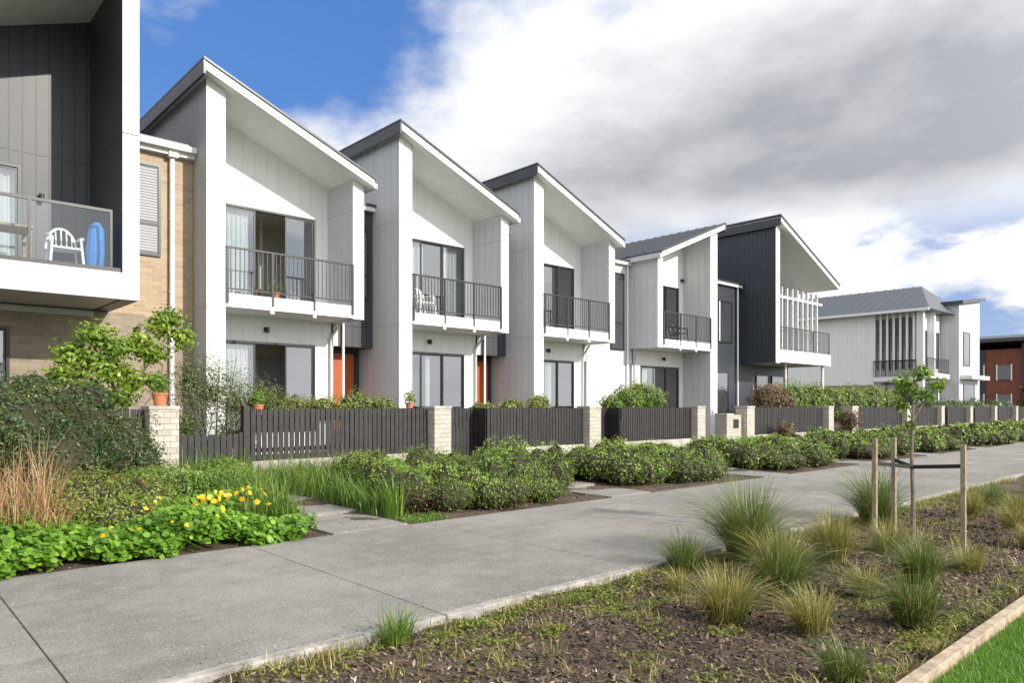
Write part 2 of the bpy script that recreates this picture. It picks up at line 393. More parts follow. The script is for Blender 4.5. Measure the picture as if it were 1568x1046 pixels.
T=[(6.6,3.72,.88,1500,L_GRASS),(5.75,3.9,.42,500,L_GRASS),(7.22,3.15,.55,900,L_GOLD),(5.6,2.85,.55,900,L_GRASS),
   (4.68,2.8,.42,700,L_GOLD),(4.85,2.26,.34,480,L_GOLD),(5.55,1.85,.42,800,L_GRASS),(6.95,2.26,.45,700,L_GRASS),(6.2,3.2,.5,700,L_GOLD),
   (9.9,3.75,.85,1100,L_GRASS),(4.15,1.75,.26,320,L_GRASS),(8.0,2.9,.4,500,L_GOLD),(7.7,2.1,.3,350,L_GOLD),
   (11.6,3.1,.42,500,L_GOLD),(10.7,2.4,.4,450,L_GOLD),(13.0,3.2,.45,500,L_GRASS),(13.0,2.3,.42,400,L_GOLD),(12.2,2.7,.4,400,L_GOLD),
   (2.62,3.98,.26,240,L_STRAP),(15.5,3.2,.5,400,L_GOLD),(16.6,2.4,.5,400,L_GRASS),(18.5,3.0,.5,350,L_GRASS),
   (9.6,2.0,.3,350,L_GOLD),(14.2,2.6,.45,350,L_GRASS),(5.1,3.5,.22,200,L_GOLD),(6.1,2.4,.3,300,L_GOLD)]
for x,y,h,nn,mt in T:
    tussock('tussock_grass',x,y,h,nn,mt,r=.07+.12*h,lean=(.05,1.5),w=.0058)

# ---------------------------------------------------------------- hedges
def hedge(x0,x1,y0,y1,h,dens,leaf,seed):
    root=empty('low_hedge'); bl=[]
    nx=max(1,round((x1-x0)/.46)); ny=max(1,round((y1-y0)/.5))
    hr=np.random.default_rng(seed+50)
    for i in range(nx):
        fo=.22*math.sin(i*1.7+seed)+.12*hr.normal()     # uneven front line
        for j in range(ny):
            if j==0 and (i in (0,nx-1)) : continue
            cx=x0+(i+.5)*(x1-x0)/nx+hr.normal()*.12; cy=y0+(j+.5)*(y1-y0)/ny+hr.normal()*.1
            if j==0: cy+=abs(fo)*.9
            und=.5+.5*math.sin(cx*1.9+seed)*math.cos(cy*1.6+seed*.7)
            hh=h*(.72+.34*und)*hr.uniform(.86,1.14)*(.74 if j==0 else 1)
            g0=max(0,(cy-7.6)/5.2)*.2; rr=hr.uniform(.28,.5)
            bl.append((cx,cy,g0+hh*.42,rr,rr*hr.uniform(.85,1.15),hh*.58))
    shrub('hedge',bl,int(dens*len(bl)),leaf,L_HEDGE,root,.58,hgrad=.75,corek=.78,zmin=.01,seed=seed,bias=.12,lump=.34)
hedge(5.7,9.05,7.8,10.7,.7,1800,.04,1)
hedge(10.45,14.0,7.85,10.5,.7,1000,.05,2)
hedge(15.35,19.0,7.85,10.5,.68,600,.065,3)
hedge(20.3,24.0,7.85,10.4,.68,340,.08,4)
hedge(25.2,29,7.8,10.4,.68,220,.1,5)
hedge(30.3,39,7.8,10.4,.68,115,.13,6)
hedge(40.3,60,7.8,10.4,.7,55,.18,7)
hedge(62,100,7.8,10.6,.8,25,.28,8)

nb=empty('nasturtium_bed')
n=21000
P=np.stack([rng.uniform(.2,4.2,n),rng.uniform(7.5,9.8,n),np.zeros(n)],1)
P[:,2]=bedz(P[:,0],P[:,1])+(.13+.2*(lf(P,1.6)+1)*np.clip((P[:,1]-7.4)*1.4,.25,1))*rng.uniform(.25,1,n)
Nn=rng.normal(size=(n,3))*.45+np.array([.1,-.3,1.]); Nn/=np.linalg.norm(Nn,axis=1)[:,None]
k=(P[:,1]>7.62+.14*np.sin(P[:,0]*5)+.08*np.sin(P[:,0]*13))&(P[:,0]<4.05+.13*np.sin(P[:,1]*6)); P,Nn=P[k],Nn[k]
def discs(name,P,Nn,size,mat,rnd,parent,k=6):
    n=len(P); a=np.cross(Nn,rng.normal(size=(n,3))); a/=np.linalg.norm(a,axis=1)[:,None]; b=np.cross(Nn,a)
    s=(size*rng.uniform(.6,1.3,n))[:,None]*.5
    V=np.stack([P+s*(a*math.cos(2*math.pi*i/k)+b*math.sin(2*math.pi*i/k)) for i in range(k)],1).reshape(-1,3)
    return np_mesh(name,V,np.arange(n*k).reshape(n,k),mat,rnd,parent)
discs('leaves',P,Nn,.062,L_NAST,np.clip(rng.normal(.5,.22,len(P))+.25*lf(P,2),0,1),nb)
def flowers(cx,cy,sx,sy,z,n,mat,s=.05):
    P=np.stack([rng.normal(cx,sx,n),rng.normal(cy,sy,n),rng.uniform(z-.05,z+.06,n)],1)
    Nn=rng.normal(size=(n,3))*.4+np.array([.0,-.6,.7]); Nn/=np.linalg.norm(Nn,axis=1)[:,None]
    PP=np.concatenate([P+rng.normal(size=P.shape)*.008 for _ in range(2)]); NN=np.concatenate([Nn,Nn])
    discs('flowers',PP,NN,s,mat,rng.random(len(PP)),nb,5)
flowers(3.1,8.4,.42,.3,.44,34,L_YEL,.058)
flowers(2.3,7.9,.4,.15,.3,7,L_YEL,.045)
flowers(2.6,9.7,.4,.2,.62,6,L_REDF,.04)

shrub('rounded_shrub',[(1.9,9.1,.38,.55,.5,.42),(2.5,9.35,.34,.5,.5,.38),(1.3,9.0,.33,.5,.5,.36),(2.2,8.7,.25,.5,.4,.28)],20000,.035,L_OLIVE,hgrad=.3,seed=3)
shrub('flowering_shrub',[(3.0,10.0,.4,.7,.5,.35),(3.9,10.2,.35,.6,.5,.32),(4.4,11.6,.35,.4,.5,.35)],13000,.05,L_STRAP,hgrad=.2,seed=5,corek=.6)
def strap(name,x0,x1,y0,y1,n,h,w,mat,lean=(.1,.9)):
    B=np.stack([rng.uniform(x0,x1,n),rng.uniform(y0,y1,n),np.full(n,.0)],1); B[:,2]=bedz(B[:,0],B[:,1])
    a=rng.uniform(0,6.28,n); hk=h*(1+.35*lf(B,2.5))
    blades(name,B,np.stack([np.cos(a),np.sin(a),0*a],1),hk*rng.uniform(.45,1.2,n),rng.uniform(*lean,n),w,mat,None,4)
strap('strap_leaf_grass',3.5,4.15,8.4,10.5,1100,.55,.014,L_STRAP)
strap('strap_leaf_grass',5.2,5.95,8.4,9.9,900,.5,.014,L_STRAP)
strap('strap_leaf_grass',5.15,6.4,10.0,11.5,1200,.6,.014,L_STRAP)
strap('strap_leaf_grass',4.0,5.1,11.2,12.6,800,.6,.014,L_STRAP)
strap('strap_leaf_grass',5.2,7.4,11.2,12.6,1300,.5,.014,L_GRASS)
tussock('iris_clump',5.42,8.3,.55,110,L_STRAP,r=.14,lean=(.02,.45),w=.022,z=0)
tussock('iris_clump',3.95,8.4,.45,110,L_STRAP,r=.18,lean=(.02,.6),w=.018,z=0)
tussock('iris_clump',3.1,10.9,.6,120,L_STRAP,r=.2,lean=(.02,.6),w=.018,z=.05)
strap('low_groundcover',5.3,6.0,7.75,8.2,900,.07,.012,L_STRAP,(.3,1.2))
strap('twiggy_dry_grass',.9,1.6,8.3,9.1,700,.95,.007,L_DRY,(.05,.9))
strap('flax_grass',-1,1.0,8,10,1500,.5,.014,L_GRASS)

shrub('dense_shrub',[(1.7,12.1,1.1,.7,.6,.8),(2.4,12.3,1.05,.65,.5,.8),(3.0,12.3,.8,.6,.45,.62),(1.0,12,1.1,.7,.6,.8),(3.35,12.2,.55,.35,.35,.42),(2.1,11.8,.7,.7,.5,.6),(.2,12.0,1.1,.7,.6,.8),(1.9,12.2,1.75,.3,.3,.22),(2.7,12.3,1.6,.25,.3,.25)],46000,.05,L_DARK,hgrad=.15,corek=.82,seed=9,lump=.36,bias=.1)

# ---------------------------------------------------------------- trees behind the fence
def limb_tree(name,base,limbs,mat=BARK):
    root=empty(name); p=Part('trunk_and_limbs',mat,root)
    for pts,rs in limbs: p.chain([Vector(base)+Vector(q) for q in pts],rs,7)
    p.done(); return root
ct=limb_tree('citrus_tree',(3.55,13.8,.25),[([(0,0,0),(.03,0,.7),(-.02,0,1.3)],[.045,.038,.03]),
   ([(-.02,0,1.3),(-.35,0,1.8),(-.75,.1,2.2)],[.028,.02,.01]),([(-.02,0,1.3),(.3,.05,1.9),(.7,0,2.6)],[.028,.02,.01]),
   ([(0,0,1.0),(-.5,-.1,1.4),(-.95,0,1.7)],[.02,.014,.008]),([(.03,0,.9),(.45,0,1.5),(.6,0,2.0)],[.02,.014,.008])])
cb=[(2.75,13.8,2.35,.36,.3,.24),(3.05,13.8,2.7,.34,.3,.24),(2.6,13.8,2.0,.3,.3,.2),(3.2,13.7,2.15,.36,.3,.28),(3.6,13.8,1.95,.3,.3,.25),(3.35,13.7,2.5,.3,.3,.2),
    (4.1,13.8,2.95,.3,.25,.24),(4.45,13.75,2.75,.24,.22,.24),(3.95,13.8,2.45,.32,.25,.22),(3.7,13.7,2.65,.22,.2,.15),(4.25,13.8,3.1,.25,.2,.18),(4.0,13.8,1.95,.2,.2,.16),(3.35,13.6,1.65,.3,.3,.2),(2.95,13.6,1.75,.25,.3,.2)]
shrub('x',cb,8200,.085,L_LIME,ct,shell=.12,corek=0,hgrad=.25,lump=.5,seed=2,aspect=.55,bias=.05)
mb=limb_tree('flowering_bush',(5.0,13.7,.25),[([(0,0,0),(a,b,.9),(a*2,b*2,h)],[.02,.012,.004]) for a,b,h in [(-.3,0,2.0),(-.15,.1,2.3),(.05,0,2.1),(.25,.1,2.2),(.4,-.1,1.8),(.55,0,1.5),(-.45,0,1.4)]],TWIG)
shrub('x',[(4.55,13.7,1.9,.42,.35,.65),(5.0,13.7,1.75,.5,.4,.8),(5.45,13.8,1.6,.45,.35,.65),(6.0,13.8,1.6,.45,.3,.5),(4.4,13.6,1.1,.4,.3,.5),(5.2,13.6,.9,.6,.3,.4),(4.8,13.4,.6,.7,.3,.4)],17000,.05,L_MIX,mb,shell=.12,corek=0,hgrad=.2,lump=.6,seed=4,aspect=.4)
for bl,n,s,mt,nm in [
  ([(6.6,13.9,1.4,.5,.35,.34),(7.3,13.9,1.42,.5,.3,.3),(8.1,13.9,1.5,.5,.3,.34),(8.8,13.9,1.42,.4,.3,.3),(6.0,13.9,1.5,.3,.3,.4)],10000,.05,L_OLIVE,'yard_shrub'),
  ([(12.8,14,1.45,.5,.3,.25),(13.8,14,1.5,.45,.3,.35),(11.8,14,1.4,.4,.3,.2)],3500,.06,L_OLIVE,'yard_shrub'),
  ([(17.6,14,1.6,.5,.5,.5),(18.3,14,1.8,.5,.5,.5),(19.0,14.1,1.65,.5,.5,.45),(16.9,14,1.5,.4,.4,.3)],9000,.07,L_STRAP,'garden_bush'),
  ([(26.2,13.7,1.7,.7,.5,.7),(27.2,13.8,1.5,.6,.5,.5),(25.6,13.8,1.7,.5,.5,.6)],7000,.09,L_RED,'copper_bush'),
  ([(28.5+i*1.1,14.6+.1*math.sin(i*3),1.6+.12*math.sin(i*2.3),.75,.7,.85) for i in range(12)],14000,.12,L_STRAP,'yard_hedge'),
  ([(30.5,12.6,.9,.5,.4,.5),(24.8,12.5,.6,.4,.3,.35)],2500,.08,L_RED,'small_shrub'),
  ([(46+i*2.2,14.5,1.2,1.2,.8,.7) for i in range(8)],6000,.18,L_DARK,'yard_hedge'),
  ([(66+i*3,12.5,1.1,1.6,1,.8+.2*math.sin(i*2)) for i in range(12)],6000,.28,L_DARK,'street_planting')]:
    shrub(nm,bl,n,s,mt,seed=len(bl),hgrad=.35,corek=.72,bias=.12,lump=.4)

# ---------------------------------------------------------------- fences
def paling_fence(x0,x1,y=13.0,z0=.5,z1=1.45,name='paling_fence',base=True,pit=.105):
    r=empty(name); p=Part('palings',FENCEM,r); n=max(1,int((x1-x0)/pit)); d=(x1-x0)/n
    for i in range(n):
        a=x0+i*d; p.box(a+.011,a+d-.011,y-.012+random.uniform(-.006,.006),y+.012,z0+.01,z1+random.uniform(-.008,.008))
    p.done()
    q=Part('rails',FENCEM,r)
    for z in (z0+.18,z1-.2): q.box(x0,x1,y+.016,y+.06,z-.04,z+.04)
    for xx in (x0+.03,(x0+x1)/2,x1-.03): q.box(xx-.04,xx+.04,y+.062,y+.14,z0-.1,z1-.02)
    q.done()
    if base: Part('concrete_base',CONC,r).box(x0,x1,y-.09,y+.09,-.1,z0-.02).done(.006)
def pier(x0,x1,y=13.0,zt=1.5):
    r=empty('brick_pier'); Part('brickwork',BRICKP,r).box(x0,x1,y-.24,y+.2,-.1,zt-.06).done(.004)
    Part('cap',CONC,r).box(x0-.015,x1+.015,y-.255,y+.215,zt-.06,zt).done(.006)
def side_fence(x,y0,y1,z0=.4,z1=1.45):
    r=empty('paling_fence'); p=Part('palings',FENCEM,r); y=y0
    while y<y1: p.box(x-.012,x+.012,y+.008,y+.098,z0,z1); y+=.106
    p.done(); Part('rails',FENCEM,r).box(x+.014,x+.05,y0,y1,z0+.15,z0+.22).box(x+.014,x+.05,y0,y1,z1-.25,z1-.17).done()
paling_fence(-3,3.6,y=13.0); pier(3.62,4.08)
def gate(x0,x1,y,z0,z1):
    r=empty('garden_gate'); p=Part('palings',FENCEM,r); n=int((x1-x0)/.11); d=(x1-x0)/n
    for i in range(n): p.box(x0+i*d+.01,x0+i*d+d-.01,y-.012,y+.012,z0,z1)
    p.done(); Part('rails',FENCEM,r).box(x0,x1,y+.014,y+.05,z0+.12,z0+.2).box(x0,x1,y+.014,y+.05,z1-.2,z1-.12).box(x0-.06,x0,y-.03,y+.05,z0-.2,z1+.02).box(x1,x1+.06,y-.03,y+.05,z0-.2,z1+.02).done()
gate(4.15,5.15,12.9,.2,1.0)
Part('fence_post',FENCEM).box(5.24,5.36,12.9,13.05,.1,1.5).done(.005)
paling_fence(5.4,9.38)
pier(9.4,9.86)
gate(9.95,11.0,13.5,.2,1.45); side_fence(9.75,13.2,16); side_fence(11.1,13.02,13.6)
paling_fence(11.1,14.48); pier(14.5,14.96)
gate(15.05,16.0,13.5,.2,1.45); side_fence(14.8,13.2,16); side_fence(16.08,13.02,13.6)
paling_fence(16.1,19.58); pier(19.6,20.04)
gate(20.1,21.1,13.5,.2,1.45); side_fence(19.9,13.2,16)
pier(21.3,21.7,zt=1.25); Part('brick_wall',BRICKP).box(21.7,22.55,12.95,13.15,0,1.2).done(.004)
lb=empty('letterbox'); Part('box',BLACK,lb).box(21.85,22.35,12.93,12.948,.75,1.05).done()
pier(22.6,23.1)
paling_fence(23.1,28.9,pit=.13); pier(28.95,29.4); gate(29.5,30.6,13.4,.2,1.4); pier(31.2,31.8)
paling_fence(31.8,37.5,pit=.15)
X=37.5
for i in range(9):
    pier(X,X+.5); gate(X+.6,X+1.6,13.4,.2,1.4); paling_fence(X+1.7,X+4.95,pit=.18); X+=4.95

# ---------------------------------------------------------------- townhouses
def curtain(root,xa,xb,y,z0,z1,f=55):
    k=int((xb-xa)/.025)+2; vs=[]
    for i in range(k):
        xx=xa+(xb-xa)*i/(k-1); yy=y+.035*math.sin(xx*f)+.01*math.sin(xx*23)
        vs+=[(xx,yy,z0),(xx,yy,z1)]
    Part('curtain',CURT,root).add(vs,[(2*i,2*i+2,2*i+3,2*i+1) for i in range(k-1)]).done()
def window_unit(root,x0,x1,y,z0,z1,panels=3,open_panel=False,spans=(),fr=.05,gl=GLASS):
    f=Part('window_frame',BLACK,root)
    f.box(x0,x0+fr,y-.03,y+.09,z0,z1).box(x1-fr,x1,y-.03,y+.09,z0,z1)
    f.box(x0+fr,x1-fr,y-.03,y+.09,z1-fr,z1).box(x0+fr,x1-fr,y-.03,y+.09,z0,z0+fr)
    gp=Part('window_glass',gl,root); w=(x1-x0-2*fr)/panels
    for i in range(panels):
        a=x0+fr+i*w; b=a+w; yo=y+.0+.035*(i%2)
        if open_panel and i==1: continue
        s=.04
        f.box(a,a+s,yo,yo+.03,z0+fr,z1-fr).box(b-s,b,yo,yo+.03,z0+fr,z1-fr)
        f.box(a+s,b-s,yo,yo+.03,z1-fr-s,z1-fr).box(a+s,b-s,yo,yo+.03,z0+fr,z0+fr+s)
        gp.add([(a+s,yo+.015,z0+fr+s),(b-s,yo+.015,z0+fr+s),(b-s,yo+.015,z1-fr-s),(a+s,yo+.015,z1-fr-s)],[(0,1,2,3)])
    f.done(); gp.done()
    for s0,s1 in spans:
        curtain(root,x0+.03+(x1-x0-.06)*s0,x0+.03+(x1-x0-.06)*s1,y+.2,z0+.05,z1+.02)
def small_window(root,x0,x1,y,z0,z1,bars=1):
    f=Part('window_frame',BLACK,root); s=.05
    f.box(x0,x0+s,y-.05,y-.003,z0,z1).box(x1-s,x1,y-.05,y-.003,z0,z1).box(x0+s,x1-s,y-.05,y-.003,z1-s,z1).box(x0+s,x1-s,y-.05,y-.003,z0,z0+s)
    for i in range(bars):
        z=z0+(z1-z0)*(.35 if bars==1 else (i+1)/(bars+1)); f.box(x0+s,x1-s,y-.045,y-.005,z-.02,z+.02)
    f.done(); Part('window_glass',PANE,root).box(x0+s,x1-s,y-.028,y-.01,z0+s,z1-s).done()
def railing(root,x0,x1,y,z0,z1,posts,sp=.105):
    r=Part('balcony_railing',BLACK,root)
    r.box(x0,x1,y-.03,y+.02,z1-.04,z1); r.box(x0,x1,y-.015,y+.01,z0+.09,z0+.12)
    n=int((x1-x0)/sp)
    for i in range(1,n):
        xx=x0+(x1-x0)*i/n; r.box(xx-.008,xx+.008,y-.01,y+.006,z0+.12,z1-.04)
    for i in range(posts):
        xx=x0+.03+(x1-x0-.06)*i/(posts-1); r.box(xx-.025,xx+.025,y-.045,y-.012,z0-.22,z1-.02)
    r.done()
def wall_lamp(root,x,y,z):
    p=Part('wall_lamp',BLACK,root); p.box(x-.05,x+.05,y-.03,y-.002,z-.05,z+.05); p.cyl((x,y-.1,z-.09),(x,y-.1,z+.05),.045,.045,10); p.box(x-.015,x+.015,y-.1,y-.03,z-.01,z+.01); p.done()

def townhouse(x0,mirror=False,Yf=16.0,W=3.89,side=GREYW,link=1.06,up=(),down=(),opened=False,door=ORANGE,back=26.,linkmat=DARK,seams=False,linkwin=True,detail=True,name='townhouse',hw=.41,lw=.31,flushlink=False):
    root=empty(name)
    mx=(lambda u:x0+W-u) if mirror else (lambda u:x0+u)
    zt=lambda u:8.91-.4*(u+.12)
    zu=lambda u:zt(u)-.24
    Yr=Yf+1.3
    def pr(part,u0,u1,z0,y0,y1,ztop=None):
        t=(lambda u:ztop) if ztop is not None else (lambda u:zu(u)+.01)
        part.prism_y([(mx(u0),z0),(mx(u1),z0),(mx(u1),t(u1)),(mx(u0),t(u0))],y0,y1)
    fw=Part('wing_wall_fronts',WHITE,root)
    pr(fw,-.002,hw,0,Yf-.012,Yf)
    pr(fw,W-lw,W+.002,3.68,Yf-.012,Yf)
    fw.done()
    sw=Part('side_walls',side,root)
    pr(sw,0,hw,0,Yf,Yr); pr(sw,0,.2,0,Yr,back)
    pr(sw,W-lw,W,3.68,Yf,Yr); pr(sw,W-.2,W,3.1,Yr,back)
    pr(sw,W-.34,W-.15,0,Yr+.15,back,3.1)
    pr(sw,.2,W-.2,0,back-.2,back)
    sw.done()
    o0,o1=.82,W-.67
    rw=Part('recess_walls',WHITEB,root)
    pr(rw,hw,o0,3.7,Yr,Yr+.15); pr(rw,o1,W-.2,3.7,Yr,Yr+.15); pr(rw,o0,o1,6.35,Yr,Yr+.15)
    pr(rw,hw,o0,0,Yr,Yr+.15,3.7); pr(rw,o1,W-.15,0,Yr,Yr+.15,3.7); pr(rw,o0,o1,3.08,Yr,Yr+.15,3.7); pr(rw,o0,o1,0,Yr,Yr+.15,.84)
    rw.done()
    it=Part('interior_walls',INT,root)
    xa,xb=sorted((mx(.2),mx(W-.2)))
    it.box(xa,xb,Yr+2.8,Yr+2.9,.85,6.6); it.box(xa,xb,Yr+.2,Yr+2.8,6.6,6.66); it.box(xa,xb,Yr+.2,Yr+2.8,3.3,3.36)
    it.box(xa+.002,xa+.01,Yr+.16,Yr+2.8,.85,6.6); it.box(xb-.01,xb-.002,Yr+.16,Yr+2.8,.85,6.6)
    it.box(mx(2.6)-.04,mx(2.6)+.04,Yr+1.9,Yr+2.8,4,6.6); it.box(mx(2.2)-.04,mx(2.2)+.04,Yr+2.0,Yr+2.8,.85,3.3)
    it.done()
    fl=Part('floors',INTF,root); fl.box(xa+.01,xb-.01,Yr+.15,Yr+2.8,.7,.84); fl.box(xa+.01,xb-.01,Yr+.151,Yr+2.8,3.75,4.0); fl.done()
    if detail:
        fu=Part('interior_doors',BLIND,root); fu.box(mx(2.9),mx(3.5),Yr+2.74,Yr+2.79,.85,2.9); fu.box(mx(1.2),mx(2.0),Yr+2.74,Yr+2.79,4.0,6.1); fu.done()
        dk=Part('furniture',TWIG,root); dk.box(mx(1.0),mx(2.3),Yr+1.6,Yr+2.3,.85,1.35); dk.box(mx(1.2),mx(2.3),Yr+1.0,Yr+2.6,4.0,4.55); dk.done()
    xo0,xo1=sorted((mx(o0),mx(o1)))
    window_unit(root,xo0,xo1,Yr+.0,4.03,6.35,3,opened,up)
    window_unit(root,xo0,xo1,Yr+.0,.85,3.08,3,opened,down)
    ub0,ub1=sorted((mx(hw),mx(W-lw)))
    sl=Part('balcony_slab',TRIM,root); sl.box(ub0,ub1,Yf-.03,Yf+.02,3.70,4.0); sl.box(ub0,ub1,Yf+.022,Yr,3.7,3.97)
    for i in (1,2): xx=ub0+(ub1-ub0)*i/3; sl.box(xx-.045,xx+.045,Yf-.055,Yf-.032,3.62,3.99)
    sl.done()
    railing(root,ub0,ub1,Yf-.02,4.0,5.04,4)
    rf=Part('roof_fascia_and_soffit',TRIM,root)
    rf.prism_y([(mx(-.12),zt(-.12)-.24),(mx(W+.13),zt(W+.13)-.24),(mx(W+.13),zt(W+.13)-.05),(mx(-.12),zt(-.12)-.05)],Yf-.3,back+.2); rf.done()
    rc=Part('roof_sheet',ROOFM,root)
    rc.prism_y([(mx(-.17),zt(-.17)-.048),(mx(W+.17),zt(W+.17)-.048),(mx(W+.17),zt(W+.17)),(mx(-.17),zt(-.17))],Yf-.34,back+.25)
    rc.box(mx(-.17),mx(-.122),Yf-.32,back+.2,zt(-.12)-.34,zt(-.12)-.045)
    if seams:
        y=Yf-.3
        while y<back:
            rc.prism_y([(mx(-.1),zt(-.1)+.002),(mx(W+.1),zt(W+.1)+.002),(mx(W+.1),zt(W+.1)+.04),(mx(-.1),zt(-.1)+.04)],y,y+.03); y+=.42
    rc.done()
    gt=Part('gutter',GTRIM,root); gx=mx(W+.13); sgn=-1 if mirror else 1
    gt.box(gx+sgn*.002,gx+sgn*.1,Yf-.28,back,zt(W+.13)-.27,zt(W+.13)-.14)
    px=mx(W-.25); gt.cyl((px,Yr-.07,.3),(px,Yr-.07,3.3),.035,.035,8); gt.cyl((px,Yr-.07,3.3),(mx(W-.05),Yr-.2,3.66),.035,.035,8)
    gt.done()
    if detail:
        wall_lamp(root,mx(.62),Yr,6.85 if not mirror else 6.7); wall_lamp(root,mx(1.9),Yr,3.4)
        ft=Part('pipe_collars',BLACK,root); ft.cyl((px,Yr-.07,1.2),(px,Yr-.07,1.3),.045,.045,8).box(px-.06,px+.06,Yr-.03,Yr-.002,1.22,1.28).done()
    if link:
        la,lb_=sorted((mx(W),mx(W+link)))
        lk=Part('link_wall',linkmat,root); lk.box(la+.002,lb_-.002,Yr,Yr+.2,3.1,6.95); lk.box(la+.002,lb_-.002,Yr+.2,18.2,3.1,3.2)
        if flushlink: lk.box(la+.002,lb_-.002,Yr+.01,Yr+.2,0,3.099)
        else: lk.box(la-.15,lb_-.002,Yr+.72,Yr+.85,0,3.1)
        lk.done()
        r2=Part('link_roof',ROOFM,root); r2.prism_x([(Yr-.2,6.96),(Yr-.2,7.02),(back,8.0),(back,7.9)],la+.003,lb_-.003); r2.done()
        g2=Part('link_gutter',TRIM,root); g2.box(la+.01,lb_-.01,Yr-.16,Yr-.03,6.84,6.955)
        px=la+.12 if not flushlink else lb_-.2; g2.cyl((px,Yr-.06,.3),(px,Yr-.06,6.84),.035,.035,8); g2.done()
        if not flushlink:
            dx1=lb_-.2; dx0=dx1-.85
            dr=Part('front_door',door,root); dr.box(dx0,dx1,Yr+.66,Yr+.715,.85,2.95); dr.done()
            dh=Part('door_frame',BLACK,root); dh.box(dx0-.05,dx0,Yr+.64,Yr+.716,.85,3.0).box(dx1,dx1+.05,Yr+.64,Yr+.716,.85,3.0).box(dx0-.05,dx1+.05,Yr+.64,Yr+.716,2.955,3.0)
            dh.box(dx0+.08,dx0+.11,Yr+.6,Yr+.655,1.6,2.2).done()
            if linkwin: small_window(root,lb_-.75,lb_-.15,Yr,4.4,6.3,1)
        else:
            small_window(root,lb_-1.15,lb_-.36,Yr,3.6,6.5,1)
    return root
P0=4.95
townhouse(5.68,up=((0,.3),),down=((0,.3),),opened=True)
townhouse(5.68+P0,up=((.2,.42),(.7,.97)),down=((0,.2),(.45,.53)))
townhouse(5.68+2*P0,up=((0,.28),),down=((.5,.62),),link=0)
townhouse(21.95,mirror=True,W=4.02,up=((.3,.7),),down=((0,.25),),link=2.46,seams=True,hw=.5,linkmat=GREYW,flushlink=True)
def link45():
    r=empty('townhouse_link'); Part('wall',DARK5,r).box(25.98,31,17.2,17.4,0,6.95).done()
    Part('roof',ROOFM,r).prism_x([(17.0,6.96),(17.0,7.02),(26,8.0),(26,7.9)],25.98,31).done()
    Part('gutter',TRIM,r).box(25.98,29.8,17.04,17.17,6.84,6.955).cyl((29.5,17.12,.3),(29.5,17.12,6.84),.04,.04,8).done()
    small_window(r,27.0,29.1,17.2,4.3,6.15,0); Part('window_trim',TRIM,r).box(28.0,28.06,17.13,17.15,4.35,6.1).done()
    small_window(r,26.8,28.8,17.2,.9,3.0,0)
link45()

